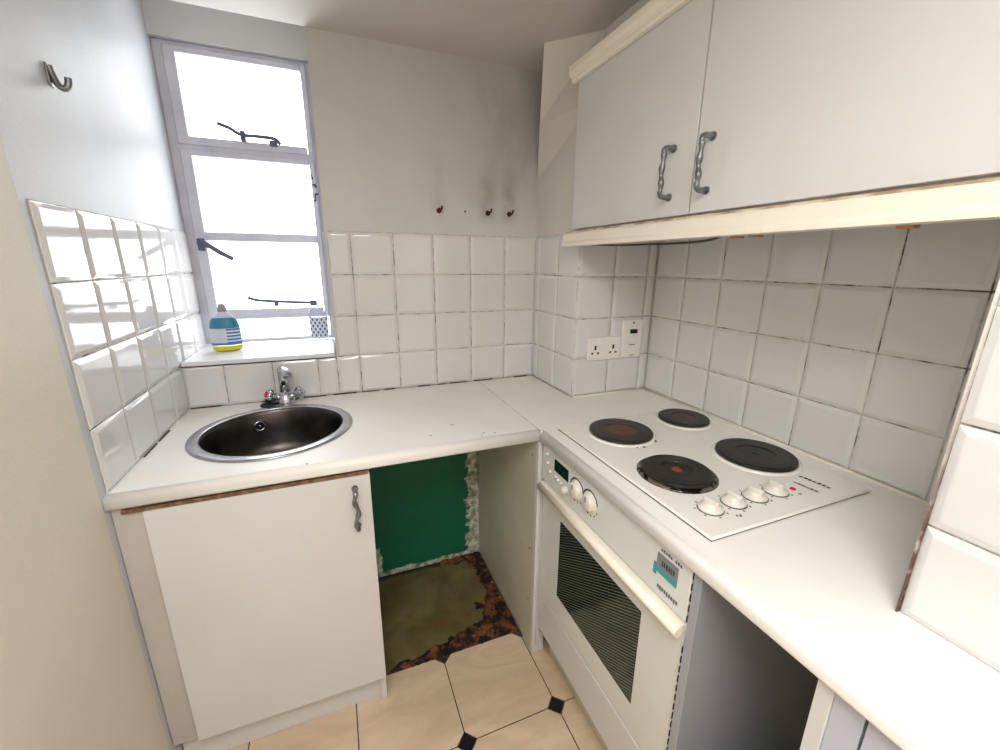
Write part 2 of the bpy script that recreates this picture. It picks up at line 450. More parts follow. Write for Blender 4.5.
# ------------------------------------------------------------------ window
win = B()
y0, y1 = YW-.018, YW+.02
def wb(bm, xa, xb, za, zb, ya=y0, yb=y1, bev=.003): box(bm, xa, xb, ya, yb, za, zb, bev)
wb(win, 0, .034, .165, 1.222); wb(win, .474, XR, .165, 1.222)
wb(win, .03, .476, 1.196, 1.222); wb(win, .03, .476, .872, .905); wb(win, .03, .476, .166, .18); wb(win, .03, .476, .262, .282)
w = struct('window_1', win, 'window_paint')
w['org'] = [0, 0, 0]
def casement(name, za, zb, dy):
    bm = B(); t_ = .027
    ya, yb = YW-.026-dy, YW+.006-dy
    wb(bm, .030, .030+t_+.008, za, zb, ya, yb); wb(bm, .476-t_+.008, .476, za, zb, ya, yb)
    wb(bm, .06, .455, za, za+t_, ya, yb); wb(bm, .06, .455, zb-t_*.7, zb, ya, yb)
    return bm, ya, yb
bm, ya, yb = casement('top', .900, 1.206, 0); tc_ = obj('casement', bm, 'window_paint', w)
bm, ya, yb = casement('main', .276, .882, 0)
wb(bm, .06, .458, .568, .600, ya+.004, yb)
mc = obj('casement', bm, 'window_paint', w)
for za, zb in ((.926, 1.19), (.600, .865), (.30, .57), (.178, .264)):
    bm = B(); box(bm, .06, .462, YW-.002, YW+.002, za, zb)
    obj('pane', bm, 'pane', w)
# stays and fastener
bm = B(); yy = YW-.040
tube(bm, curve([(.165, yy-.012, .972), (.20, yy-.006, .962), (.235, yy, .945), (.29, yy, .945), (.345, yy, .942), (.362, yy, .925)]), .0062, 8)
box(bm, .232, .248, yy-.006, YW-.02, .925, .958, .002); box(bm, .325, .352, yy-.004, YW-.02, .918, .936, .002)
obj('window_stay', bm, 'dark_iron', w)
bm = B()
tube(bm, curve([(.18, yy-.010, .352), (.205, yy-.004, .342), (.24, yy, .337), (.33, yy, .330), (.425, yy, .325)]), .0058, 8)
box(bm, .405, .432, yy-.005, YW-.02, .312, .334, .002); box(bm, .27, .285, yy-.003, YW-.02, .314, .338, .002)
obj('window_stay', bm, 'dark_iron', w)
bm = B(); box(bm, .036, .062, YW-.036, YW-.02, .53, .575, .004)
tube(bm, curve([(.048, YW-.045, .562), (.075, YW-.055, .550), (.115, YW-.06, .522), (.152, YW-.058, .500)]), [.011]*7+[.0095]*6+[.0085]*6, 8)
tube(bm, [(.048, YW-.02, .557), (.048, YW-.054, .557)], .009, 8)
obj('window_handle', bm, 'dark_iron', w)
bm = B(); yy = YW-.0275
for dx, dz, sx, sz in ((0, .055, .006, .006), (.006, .045, .006, .010), (.012, .020, .012, .006), (.017, .013, .008, .006), (.018, -.015, .012, .007), (.012, -.028, .005, .026), (.006, -.040, .012, .004)):
    box(bm, .458+dx*.8-sx/2, .458+dx*.8+sx/2, yy, yy+.004, .772+dz-sz/2, .772+dz+sz/2, .0008)
obj('chipped_hinge', bm, 'chip_mark', w)
# sill board
bm = B(); box(bm, .0065, .487, -.016, YW-.018, .1495, .1655, .004)
o = obj('window_sill', bm, 'sill'); o['kind'] = 'structure'; o.name = 'trim_1'
bm = B(); box(bm, .0065, .487, -.0085, -.004, .1455, .1495); obj('sill_gap', bm, 'gasket', o)

# ------------------------------------------------------------------ worktops
def nosed(bm, along0, along1, back, front, th=.035, axis='x', r=.017, n=6):
    # profile across depth with a rounded front edge
    s = 1 if front > back else -1
    pr = [(back, -th), (back, 0.0)]
    for i in range(n+1):
        a_ = PI/2*i/n; pr.append((front-s*(r-r*math.sin(a_)), -r+r*math.cos(a_)))
    rb = .008
    for i in range(n+1):
        a_ = PI/2*i/n; pr.append((front-s*(rb-rb*math.cos(a_)), -th+rb-rb*math.sin(a_)))
    f = (lambda u, d, z: (u, d, z)) if axis == 'x' else (lambda u, d, z: (d, u, z))
    A = [bm.verts.new(f(along0, d, z)) for d, z in pr]; Bv = [bm.verts.new(f(along1, d, z)) for d, z in pr]
    bm.faces.new(A); bm.faces.new(Bv[::-1])
    m = len(pr)
    for i in range(m):
        fc = bm.faces.new((A[i], A[(i+1) % m], Bv[(i+1) % m], Bv[i]))
        if 2 <= i < m-1: fc.smooth = True
XJ = 1.085
bm = B(); nosed(bm, .0005, 1.049, -.0065, -.603)
bmesh.ops.recalc_face_normals(bm, faces=bm.faces)
wl = obj('worktop', bm, 'worktop')
SC = (.30, -.305)
cut = B(); lathe(cut, [(0, -.1), (.205, -.1), (.205, .05), (0, .05)], (SC[0], SC[1], 0), 72)
co = obj('cutter', cut, 'worktop')
md = wl.modifiers.new('b', 'BOOLEAN'); md.object = co; md.operation = 'DIFFERENCE'; md.solver = 'EXACT'
bpy.context.view_layer.update()
dg = bpy.context.evaluated_depsgraph_get()
me = bpy.data.meshes.new_from_object(wl.evaluated_get(dg)); wl.modifiers.clear(); wl.data = me
bpy.data.objects.remove(co, do_unlink=True)
wl.name = 'worktop'
tag(wl, 'white laminate worktop under the window with the round sink let into it', 'worktop')
for cx_, cy_, s1, s2 in ((.883, -.556, .010, .003), (.915, -.566, .007, .003), (.87, -.574, .005, .002), (.81, -.46, .012, .003), (.73, -.52, .008, .002), (.40, -.585, .006, .003)):
    bm = B(); box(bm, cx_-s1/2, cx_+s1/2, cy_-s2/2, cy_+s2/2, -.0005, .0003)
    obj('chip_mark', bm, 'grime', wl)
bm = B(); nosed(bm, -.603, -2.15, X3-.0005, 1.047, axis='y')
box(bm, X3-.0005, X2-.0065, YN+.001, -.603, -.035, 0)
poly_prism(bm, [(1.0495, -.0065), (X1-.0065, -.0065), (X1-.0065, D1-.0065), (X2-.0065, D1-.0065), (X2-.0065, -.603), (1.0495, -.603)], -.035, 0)
wr = obj('worktop', bm, 'worktop')
tag(wr, 'white laminate worktop along the right wall with the hob let into it', 'worktop')
bm = B(); box(bm, 1.0488, 1.0504, -.60, -.0065, -.02, .0004); 
obj('joint_strip', bm, 'grout', wr)
# sealant bead along the right wall
bm = B()
tube(bm, [(X2-.010, D1-.01, .002), (X2-.010, YN, .002)], .0045, 6)
tube(bm, [(X1+.0, D1-.010, .002), (X2-.01, D1-.010, .002)], .004, 6)
obj('sealant', bm, 'cream_trim', wr)
bm = B()
xx = .01
while xx < 1.29:
    L_ = random.uniform(.03, .09); 
    if random.random() < .65:
        bm = B(); box(bm, xx, min(xx+L_, 1.30), -.0095, -.0062, 0, random.uniform(.0025, .0045)); obj('perished_sealant', bm, 'grime', wl)
    xx += L_+random.uniform(.005, .04)
yv = -.57
while yv < -.03:
    L_ = random.uniform(.03, .09)
    if random.random() < .75:
        bm = B(); box(bm, .0062, .0092, yv, min(yv+L_, -.02), 0, random.uniform(.002, .0035)); obj('perished_sealant', bm, 'grime', wl)
    yv += L_+random.uniform(.004, .02)

# ------------------------------------------------------------------ sink and tap
s = thing('sink', 'round stainless steel sink bowl with flat bright rim', 'sink', (SC[0], SC[1], 0))
bm = B(); lathe(bm, [(.196, .0), (.190, .0035), (.196, .0055), (.214, .0055), (.2205, .004), (.2225, .0003), (.205, .0003)], (SC[0], SC[1], 0), 96)
obj('rim', bm, 'steel_rim', s)
bm = B()
pr = [(.196, .003), (.1915, -.001), (.1885, -.008), (.184, -.06), (.178, -.115), (.166, -.142), (.145, -.155), (.10, -.160), (.045, -.163), (.040, -.168), (.0, -.168)]
pr2 = [(max(r_-.0012, 0), z_-.0015) for r_, z_ in pr[::-1]]
lathe(bm, pr, (SC[0], SC[1], 0), 96)
obj('bowl', bm, 'steel', s)
bm = B(); lathe(bm, [(.041, -.1665), (.034, -.164), (.026, -.166), (.0, -.166)], (SC[0], SC[1], 0), 32); obj('waste', bm, 'chrome', s)
# overflow on the far wall of the bowl
ang = math.atan2(-.115-SC[1], .222-SC[0])
nd = Vector((math.cos(ang), math.sin(ang), 0))
bm = B(); lathe(bm, [(0, -.001), (.018, -.001), (.020, .002), (.017, .0045), (.0125, .003), (.0125, .0005)], (0, 0, 0), 32)
lathe(bm, [(0, .0012), (.0124, .0012)], (0, 0, 0), 32, mi=1); lathe(bm, [(.004, .0012), (.004, .004), (0, .0045)], (0, 0, 0), 16)
rot = Vector((0, 0, 1)).rotation_difference(-nd).to_matrix().to_4x4()
bmesh.ops.transform(bm, matrix=Matrix.Translation(Vector((SC[0], SC[1], -.045))+nd*.1845) @ rot, verts=bm.verts)
obj('overflow', bm, ['chrome', 'black'], s)

T = (.308, -.048)
t_ = thing('mixer_tap', 'chrome mixer tap with two crosshead handles behind the sink', 'tap', (T[0], T[1], 0))
bm = B()
lathe(bm, [(0, 0), (.033, 0), (.034, .006), (.031, .018), (.024, .036), (.016, .046), (0, .048)], (T[0], T[1], 0), 32)
for sg in (-1, 1): tube(bm, [(T[0]+sg*.008, T[1]-.004, .022), (T[0]+sg*.034, T[1]-.010, .032)], [.014, .012], 16)
obj('body', bm, 'chrome', t_)
bm = B()
tube(bm, [(T[0], T[1], .04), (T[0], T[1], .085), (T[0], T[1], .128), (T[0], T[1], .134)], [.017, .0165, .0165, .012], 20)
tube(bm, curve([(T[0], T[1]+.004, .118), (T[0]+.004, T[1]-.022, .128), (T[0]+.012, T[1]-.055, .132), (T[0]+.022, T[1]-.080, .128), (T[0]+.025, T[1]-.090, .118)]), .0145, 16)
obj('spout', bm, 'chrome', t_)
for sg, nm in ((-1, 'hot'), (1, 'cold')):
    bm = B(); c0 = Vector((T[0]+sg*.034, T[1]-.010, .032)); dr = Vector((sg*.8, -.30, .42)).normalized()
    tube(bm, [c0, c0+dr*.010], [.012, .015], 16); tube(bm, [c0+dr*.010, c0+dr*.028], [.019, .016], 16)
    u = dr.orthogonal().normalized(); v = dr.cross(u)
    for kk in range(4):
        q = u*math.cos(kk*PI/2+.4)+v*math.sin(kk*PI/2+.4)
        tube(bm, [c0+dr*.018, c0+dr*.018+q*.022], [.008, .007], 10)
    h = obj('handle', bm, 'chrome', t_)
    bm = B(); tube(bm, [c0+dr*.028, c0+dr*.031], [.010, .009], 16)
    if sg < 0: tube(bm, [c0+dr*.018+u*.0-v*.019, c0+dr*.020-v*.026], .006, 8)
    obj('indicator_cap', bm, 'red' if sg < 0 else 'chrome', h, 'red hot-water marker' if sg < 0 else None)
bm = B(); lathe(bm, [(0, .0), (.024, 0), (.026, .004), (.022, .010), (.008, .013), (.006, .020), (0, .021)], (.252, -.062, .0), 24)
o = obj('sink_plug', bm, 'black'); tag(o, 'black rubber sink plug lying beside the tap', 'plug')

# ------------------------------------------------------------------ handles
def wavy_handle(parent, pts_on, out, label=None, mat='pewter', tw=.004, r=.0052):
    a_, b_ = Vector(pts_on[0]), Vector(pts_on[1]); out = Vector(out); d = b_-a_; side = d.normalized().cross(out.normalized())
    bm = B(); P_ = [a_, a_+out*.75, a_+out+d*.06]
    for i in range(1, 12):
        f = i/12; P_.append(a_+out+d*(.06+.88*f)+side*tw*math.sin(f*3*PI*1.0))
    P_ += [b_+out-d*.06, b_+out*.75, b_]
    Pc = curve(P_, 4); R_ = []
    for i in range(len(Pc)):
        f = i/(len(Pc)-1); R_.append(r*(1+.22*math.sin(f*8*PI)*(1 if .18 < f < .82 else 0)))
    tube(bm, Pc, R_, 10)
    tube(bm, [a_, a_+out*.12], r*1.5, 12); tube(bm, [b_, b_+out*.12], r*1.5, 12)
    return obj('handle', bm, mat, parent, label)

# ------------------------------------------------------------------ sink base unit
cb = thing('base_cabinet', 'white base cupboard under the sink with one closed door', 'cabinet', (.28, -.3, FL))
bm = B()
box(bm, .004, .020, -.565, -.03, FL+.12, -.0365); box(bm, .531, .547, -.565, -.03, FL+.002, -.0365)
box(bm, .020, .531, -.565, -.03, FL+.12, FL+.136); box(bm, .020, .531, -.04, -.03, FL+.136, -.0365)
obj('carcass', bm, 'melamine', cb)
bm = B(); box(bm, .02, .531, -.580, -.563, -.075, -.037); box(bm, .022, .545, -.596, -.580, -.0495, -.041)
obj('top_rail', bm, 'chipboard', cb, 'bare brown chipboard edge')
bm = B(); box(bm, .0015, .057, -.587, -.567, FL+.12, -.0385, .001); obj('filler_panel', bm, 'filler', cb)
bm = B(); box(bm, .060, .547, -.600, -.582, -.745, -.050, .0015); d = obj('door', bm, 'melamine', cb)
wavy_handle(d, ((.507, -.600, -.083), (.507, -.600, -.194)), (0, -.028, 0), mat='pewter', tw=.004, r=.0058)
bm = B(); box(bm, .004, .547, -.552, -.536, FL+.001, FL+.119, .001); obj('plinth', bm, 'melamine', cb)

# corner panel that divides the open bay from the oven
ep = thing('end_panel', 'pale upright end panel between the open bay and the oven', 'panel', (1.06, -.3, FL))
bm = B(); box(bm, 1.050, 1.068, -.580, -.0065, FL+.006, -.0365, .001); obj('board', bm, 'panel_beige', ep)
bm = B(); box(bm, 1.049, 1.062, -.597, -.578, FL+.03, -.0365, .001); obj('front_edging', bm, 'melamine', ep); bm = B(); box(bm, 1.064, 1.078, -.595, -.578, FL+.03, -.0365, .001)
obj('front_edging', bm, 'melamine', ep)
bm = B(); box(bm, 1.052, 1.098, -.592, -.572, FL+.0005, FL+.085, .002); obj('foot', bm, 'melamine', ep)
bm = B()
for zz in (-.10, -.45, -.66):
    bm = B(); tube(bm, [(1.0505, -.555, zz), (1.0485, -.555, zz)], .003, 8); obj('screw_cap', bm, 'dark_print', ep)

# ------------------------------------------------------------------ oven housing
hs = thing('oven_housing', 'white cupboard housing built around the oven below the hob', 'cabinet', (1.36, -.9, FL))
bm = B(); box(bm, 1.082, X2-.02, -.607, -.599, FL+.12, -.0365); obj('side_panel', bm, 'melamine', hs)
bm = B(); box(bm, 1.060, X2-.012, -1.212, -1.194, FL+.001, -.0365, .001); obj('side_panel', bm, 'melamine_grey', hs)
bm = B(); box(bm, 1.075, X2-.02, -1.193, -.608, FL+.12, FL+.136); obj('base_board', bm, 'melamine', hs)
bm = B(); box(bm, 1.112, 1.128, -1.193, -.612, FL+.001, FL+.119, .001); obj('plinth', bm, 'panel_beige', hs)

ov = thing('oven', 'white built-in electric oven with dark striped glass door window', 'oven', (1.3, -.9, FL+.14))
yA, yB = -.606, -1.190
bm = B(); box(bm, 1.085, X2-.06, -1.180, -.614, FL+.137, -.05); obj('body', bm, 'oven_white', ov)
bm = B(); box(bm, 1.060, 1.084, yB, yA, -.158, -.0365, .003); fa = obj('control_panel', bm, 'oven_white', ov)
fx = 1.0597
bm = B(); box(bm, fx-.001, 1.062, -.758, -.680, -.094, -.058, .0005); obj('display', bm, 'display', fa, 'dark green clock display')
bm = B()
for (yy_, zz_, rr) in ((-.637, -.062, .004), (-.640, -.090, .005), (-.655, -.112, .006), (-.690, -.112, .004), (-.706, -.114, .004), (-.722, -.116, .004)):
    lathe(bm, [(0, .006), (rr*.8, .006), (rr, .004), (rr, 0)], (fx+.0005, yy_, zz_), 16, '-x'); obj('button', bm, 'knob_white', fa); bm = B()
lathe(bm, [(0, .014), (.008, .014), (.010, .011), (.011, 0)], (fx+.0005, -.748, -.122), 24, '-x')
obj('button', bm, 'knob_white', fa)
for yy_ in (-.803, -.866):
    bm = B(); lathe(bm, [(.0285, 0), (.0285, .003), (.024, .005), (.0215, .009), (.0195, .014), (.017, .0155), (0, .0155)], (fx+.0005, yy_, -.092), 40, '-x')
    kn = obj('knob', bm, 'knob_white', fa)
    bm = B()
    for i in range(13):
        a0 = PI*.05+i*PI*.9/13; a1 = a0+PI*.9/13
        q = [(fx-.0005, yy_+rr*math.cos(aa), -.092+rr*math.sin(aa)) for rr, aa in ((.0295, a0), (.034, a0), (.034, a1), (.0295, a1))]
        bm.faces.new([bm.verts.new(p) for p in q])
    for i in range(6):
        aa = PI*1.15+i*PI*.7/5; box(bm, fx-.0006, fx+.001, yy_+.035*math.cos(aa)-.0018, yy_+.035*math.cos(aa)+.0018, -.092+.035*math.sin(aa)-.0018, -.092+.035*math.sin(aa)+.0018)
    obj('dial_mark', bm, 'dark_print', kn)
    bm = B(); box(bm, fx-.0165, fx-.0148, yy_-.0015, yy_+.0015, -.088, -.073); obj('pointer', bm, 'text_print', kn)
# rating sticker and small print
bm = B(); box(bm, fx-.0006, fx+.001, -1.160, -1.105, -.100, -.062); st = obj('sticker', bm, 'grey_print', fa, 'grey and teal sticker')
bm = B(); box(bm, fx-.0010, fx, -1.160, -1.107, -.106, -.094); box(bm, fx-.0010, fx, -1.107, -1.098, -.115, -.088)
obj('teal_band', bm, 'teal', st)
bm = B()
for i in range(6): box(bm, fx-.0010, fx, -1.118-.006*i-.004, -1.118-.006*i, -.087+.002*(i % 2), -.074)
obj('print_row', bm, 'dark_print', st)
bm = B()
for i in range(9): box(bm, fx-.0006, fx, -1.113-.0062*i-.0042, -1.113-.0062*i, -.140-.002*(i % 3 == 1), -.132)
for i in range(9):
    if i == 5: continue
    box(bm, fx-.0006, fx, -1.113-.0062*i-.0040, -1.113-.0062*i, -.0555, -.050+.001*(i % 2))
obj('small_print', bm, 'text_print', fa)
bm = B(); box(bm, 1.066, 1.084, yB, yA, -.590, -.162, .003); od = obj('door', bm, 'oven_white', ov)
bm = B(); box(bm, 1.0648, 1.067, -1.074, -.720, -.508, -.243, .0008); obj('window', bm, 'oven_glass', od, 'dark glass with pale fine lines')
bm = B()
tube(bm, [(1.048, yA-.008, -.178), (1.048, yB+.0005, -.178)], .0105, 14)
box(bm, 1.048, 1.070, yB+.003, yA-.004, -.1835, -.1665, .002)
obj('handle', bm, 'cream_trim', od)
bm = B(); box(bm, 1.066, 1.084, yB, yA, -.740, -.596, .003); obj('lower_panel', bm, 'melamine', ov)
bm = B()
i = 0; zz = -.045
while zz > -.72:
    if not -.205 < zz < -.150: box(bm, 1.0602, 1.064, yB-.0032, yB-.0008, zz-.014, zz, .0003)
    zz -= .024
obj('vent_strip', bm, 'gasket', ov)

# ------------------------------------------------------------------ hob
hx0, hx1, hy0, hy1 = 1.103, 1.585, -1.184, -.610
hb = thing('hob', 'white enamel electric hob with four solid plates and four knobs', 'hob', (1.344, -.9, 0))
bm = B(); box(bm, hx0+.003, hx1-.003, hy0+.003, hy1-.003, .0004, .004, mi=1)
box(bm, hx0, hx1, hy0, hy1, .0035, .0105, .003); obj('top', bm, ['enamel', 'gasket'], hb)
zt = .0105
def plate(c, r, mat, burnt=False):
    bm = B()
    pr = [(r+.006, .0), (r+.006, .0015), (r+.001, .006), (r, .012), (r-.004, .0135), (r*.62, .0135), (r*.60, .0125), (r*.42, .0125), (r*.40, .011), (r*.34, .0095), (0, .0095)]
    pr = [(r+.001, .006), (r, .0115), (r-.003, .0132), (r*.93, .0135), (r*.925, .0129), (r*.91, .0135), (r*.80, .0135), (r*.795, .0129), (r*.78, .0135), (r*.50, .0135), (r*.475, .0112), (r*.40, .0108), (r*.36, .0112), (r*.12, .0112), (r*.08, .0125), (0, .0125)]
    lathe(bm, pr, (c[0], c[1], zt), 64, smooth=False)
    o = obj('hotplate', bm, mat, hb, origin=(c[0], c[1], zt))
    bm = B(); lathe(bm, [(r+.009, 0), (r+.0085, .0025), (r+.004, .0045), (r+.0005, .004)] if not burnt else [(r+.012, 0), (r+.0115, .003), (r+.006, .0055), (r+.0005, .005)], (c[0], c[1], zt), 64)
    obj('ring', bm, 'burnt' if burnt else 'enamel', o, 'burnt black and chrome drip ring' if burnt else None)
    for rr in (.72, .84, .93):
        pass
    return o
plate((1.253, -.722), .090, 'iron_a')
plate((1.510, -.705), .076, 'iron_b')
pl = plate((1.224, -.972), .079, 'iron_c', True)
plate((1.484, -.975), .093, 'iron_d')
for dx, dy, s_ in ((.055, -.085, .004), (.0, -.103, .005), (-.02, -.100, .003), (.06, -.079, .003)):
    bm = B(); lathe(bm, [(s_, 0), (s_*.7, .001), (0, .0012)], (1.253+dx, -.722+dy, zt), 8); obj('burnt_crumb', bm, 'grime', hb)
kn0 = None
for i, kx in enumerate((1.178, 1.243, 1.306, 1.370)):
    if kn0 is None:
        bm = B(); lathe(bm, [(.0245, 0), (.0245, .004), (.0225, .007), (.0165, .011), (.0155, .013)], (0, 0, 0), 36)
        lathe(bm, [(.0155, .013), (.0145, .0165), (.0, .0165)], (0, 0, 0), 36)
        box(bm, -.0065, .0065, -.0165, .0165, .010, .0235, .004)
        bm2 = B()
        for q in range(7):
            a_ = q*2*PI/7; box(bm2, .031*math.cos(a_)-.002, .031*math.cos(a_)+.002, .031*math.sin(a_)-.002, .031*math.sin(a_)+.002, 0, .0004)
        kn0 = obj('knob', bm, 'knob_white', hb); kn0['org'] = [0, 0, 0]
        km0 = obj('dial_mark', bm2, 'text_print', kn0)
        for o in (kn0, km0):
            for v in o.data.vertices:
                if o is kn0: v.co += Vector(hb['org'])
        kn0.location = Vector((kx, -1.112, zt))-Vector(hb['org']); km0.location = (0, 0, 0)
        bm3 = B()
        lathe(bm3, [(.0260, 0), (.0260, .0014), (.024, .002)], (0, 0, 0), 36); sk = obj('skirt', bm3, 'dark_print', kn0)
    else:
        k1 = kn0.copy(); C.objects.link(k1); k1.location = Vector((kx, -1.112, zt))-Vector(hb['org'])
        for src in (km0, sk):
            k2 = src.copy(); C.objects.link(k2); k2.parent = k1
bm = B(); lathe(bm, [(.006, 0), (.005, .003), (0, .004)], (1.415, -1.120, zt), 20); obj('indicator_lamp', bm, 'red', hb, 'small red indicator lamp')
bm = B()
def strokes(bm, p0, p1, hgt_, n, fill=.7):
    p0, p1 = Vector(p0), Vector(p1); d = (p1-p0)/n; nn = Vector((-d.y, d.x, 0)).normalized()*hgt_
    for i in range(n):
        a_ = p0+d*i; b_ = a_+d*fill; h2 = nn*(1.0 if i % 3 else .72)
        vs_ = [bm.verts.new(q) for q in (a_, b_, b_+h2+d*.15, a_+h2+d*.15)]
        bm.faces.new(vs_)
zz = zt+.0004
strokes(bm, (1.447, -1.098, zz), (1.452, -1.150, zz), .007, 6, .85)
strokes(bm, (1.486, -1.085, zz), (1.495, -1.150, zz), .010, 7, .75)
strokes(bm, (1.205, -1.150, zz), (1.217, -1.157, zz), .008, 2, .6)
strokes(bm, (1.405, -1.140, zz), (1.413, -1.144, zz), .006, 2, .6)
obj('printed_marking', bm, 'dark_print', hb)

# ------------------------------------------------------------------ base unit by the near nib
nb = thing('base_cabinet', 'pale grey base unit at the near end of the right worktop', 'cabinet', (1.15, -1.6, FL))
bm = B(); box(bm, 1.060, X3-.004, -1.424, -1.404, FL+.001, -.0365, .001); obj('side_panel', bm, 'melamine', nb)
bm = B(); box(bm, 1.082, X3-.004, -2.10, -1.426, FL+.002, -.0365); obj('carcass', bm, 'melamine_grey', nb)
bm = B(); box(bm, 1.063, 1.082, -1.458, -1.4245, FL+.1, -.0365); obj('filler_panel', bm, 'unit_blue', nb); bm = B(); box(bm, 1.063, 1.082, -2.0, -1.461, FL+.1, -.0365, .001); obj('door', bm, 'unit_blue', nb)

# ------------------------------------------------------------------ wall cupboards
ycA, ycS, ycB = -.338, -.856, -1.372
xf = 1.280
cups = []
for i, (ya_, yb_, lab) in enumerate(((ycA, ycS-.0, 'white wall cupboard nearest the window end, fully in view'), (ycS, ycB, 'large white wall cupboard at the right edge of the picture'))):
    w_ = thing('wall_cabinet', lab, 'cabinet', (1.45, (ya_+yb_)/2, .60), 'wall cupboards over the hob')
    bm = B()
    box(bm, xf+.020, X2-.008, ya_-.014, ya_-.001, .600, 1.075) if i else box(bm, xf+.020, X2-.008, ya_-.022, ya_-.008, .600, 1.075)
    box(bm, xf+.020, X2-.008, yb_+.001, yb_+.014, .600, 1.075)
    box(bm, xf+.020, X2-.008, yb_+.014, ya_-.022, .600, .616); box(bm, xf+.020, X2-.008, yb_+.014, ya_-.022, 1.060, 1.075)
    box(bm, X2-.016, X2-.008, yb_+.014, ya_-.022, .616, 1.060)
    obj('carcass', bm, 'melamine', w_)
    bm = B(); box(bm, xf, xf+.018, yb_+.0022, ya_-.0022, .606, 1.052, .0012)
    d = obj('door', bm, 'melamine', w_)
    yh = (-.789, -.900)[i]
    wavy_handle(d, ((xf, yh, .650), (xf, yh, .757)), (-.030, 0, 0), tw=.0015, r=.0060)
cr = B()
pr = [(1.300, 1.056), (1.278, 1.056), (1.278, 1.046), (1.266, 1.046), (1.262, 1.052), (1.262, 1.058), (1.254, 1.063), (1.250, 1.072), (1.250, 1.088), (1.300, 1.088)]
A_ = [cr.verts.new((x, ycA+.012, z)) for x, z in pr]; B_ = [cr.verts.new((x, YN+.001, z)) for x, z in pr]
cr.faces.new(A_); cr.faces.new(B_[::-1])
for i in range(len(pr)): cr.faces.new((A_[i], A_[(i+1) % len(pr)], B_[(i+1) % len(pr)], B_[i]))
o = obj('cornice', cr, 'cream_trim'); tag(o, 'cream moulded cornice along the top of the wall cupboards', 'cornice')
pm = B()
pr = [(1.290, .594), (1.262, .594), (1.256, .589), (1.256, .566), (1.250, .560), (1.250, .551), (1.290, .551)]
A_ = [pm.verts.new((x, ycA+.012, z)) for x, z in pr]; B_ = [pm.verts.new((x, YN+.001, z)) for x, z in pr]
pm.faces.new(A_); pm.faces.new(B_[::-1])
for i in range(len(pr)): pm.faces.new((A_[i], A_[(i+1) % len(pr)], B_[(i+1) % len(pr)], B_[i]))
pv = obj('pelmet', pm, 'cream_trim'); tag(pv, 'cream light pelmet along the underside of the wall cupboards', 'pelmet')
bm = B(); box(bm, 1.264, 1.292, YN+.002, ycA+.006, .5945, .5985); obj('top_edge', bm, 'tan_edge', pv, 'bare tan upper edge')
bm = B()
for yy_ in (-.975, -1.018, -1.262):
    bm = B(); box(bm, 1.291, 1.310, yy_-.013, yy_+.009, .547, .594, .002); obj('fixing_block', bm, 'wood_clip', pv, 'tan wooden block')
bm = B()
tube(bm, curve([(1.30, -.36, .558), (1.30, -.55, .548), (1.30, -.70, .545), (1.30, -.80, .5435), (1.30, -.90, .546), (1.2935, -.955, .556)]), .0028, 8)
o = obj('cable', bm, 'dark_print'); tag(o, 'thin dark cable sagging just below the pelmet', 'cable')

# ------------------------------------------------------------------ sockets
yS = D1-.0068
s2 = thing('double_socket', 'white double plug socket on the tiles behind the hob', 'socket', (1.437, yS, .143))
bm = B(); box(bm, 1.364, 1.510, yS-.010, yS, .141, .229, .003); obj('plate', bm, 'upvc', s2)
for cx_ in (1.395, 1.475):
    bm = B(); box(bm, cx_-.004, cx_+.004, yS-.0106, yS-.0095, .181, .198)
    box(bm, cx_-.017, cx_-.008, yS-.0106, yS-.0095, .165, .172); box(bm, cx_+.008, cx_+.017, yS-.0106, yS-.0095, .165, .172)
    obj('pin_hole', bm, 'black', s2)
for cx_ in (1.425, 1.450):
    bm = B(); box(bm, cx_-.007, cx_+.007, yS-.014, yS-.009, .196, .219, .0015); obj('switch', bm, 'upvc', s2)
s3_ = thing('cooker_switch', 'white upright cooker switch plate beside the double socket', 'switch', (1.561, yS, .141))
bm = B(); box(bm, 1.5135, 1.606, yS-.010, yS, .141, .288, .003); obj('plate', bm, 'upvc', s3_)
bm = B(); box(bm, 1.548, 1.580, yS-.015, yS-.0095, .236, .252, .002); obj('neon_window', bm, 'black', s3_, 'black window')
bm = B(); box(bm, 1.545, 1.578, yS-.016, yS-.0095, .198, .226, .003); obj('switch', bm, 'upvc', s3_)
bm = B(); box(bm, 1.547, 1.575, yS-.0106, yS-.0095, .190, .193); box(bm, 1.553, 1.572, yS-.0106, yS-.0095, .149, .152)
tube(bm, [(1.562, yS-.0108, .277), (1.562, yS-.009, .277)], .0045, 12); obj('screw', bm, 'text_print', s3_)

# ------------------------------------------------------------------ small wall things
for (sx, lab, tl) in ((.901, 'rusty screw left in the plaster, furthest left of the three', .010), (1.098, 'rusty screw left in the plaster, middle of the three', .012), (1.19, 'rusty screw left in the plaster, nearest the corner boxing', .012)):
    bm = B()
    lathe(bm, [(.010, 0), (.009, .003), (.004, .004), (.004, .008)], (sx, -.0002, .684), 12, '-y')
    tube(bm, curve([(sx, -.006, .684), (sx, -.020, .683), (sx+.004, -.026, .688), (sx+.006, -.026, .698)]), .0035, 8)
    o = obj('wall_screw', bm, 'rusty'); tag(o, lab, 'screw', 'rusty screws over the tiles')
bm = B(); lathe(bm, [(.004, 0.), (.003, .002), (0, .002)], (1.004, -.0002, .685), 10, '-y'); obj('wall_plug', bm, 'grime', wall_back)
bm = B()
hx, hy, hz = .001, -.402, .848
box(bm, -.0005, .004, hy-.008, hy+.008, hz-.014, hz+.028, .0015)
P_ = curve([(.004, hy, hz+.024), (.007, hy, hz+.008), (.012, hy, hz-.008), (.019, hy, hz-.014), (.026, hy, hz-.012), (.030, hy, hz-.003), (.031, hy, hz+.006)])
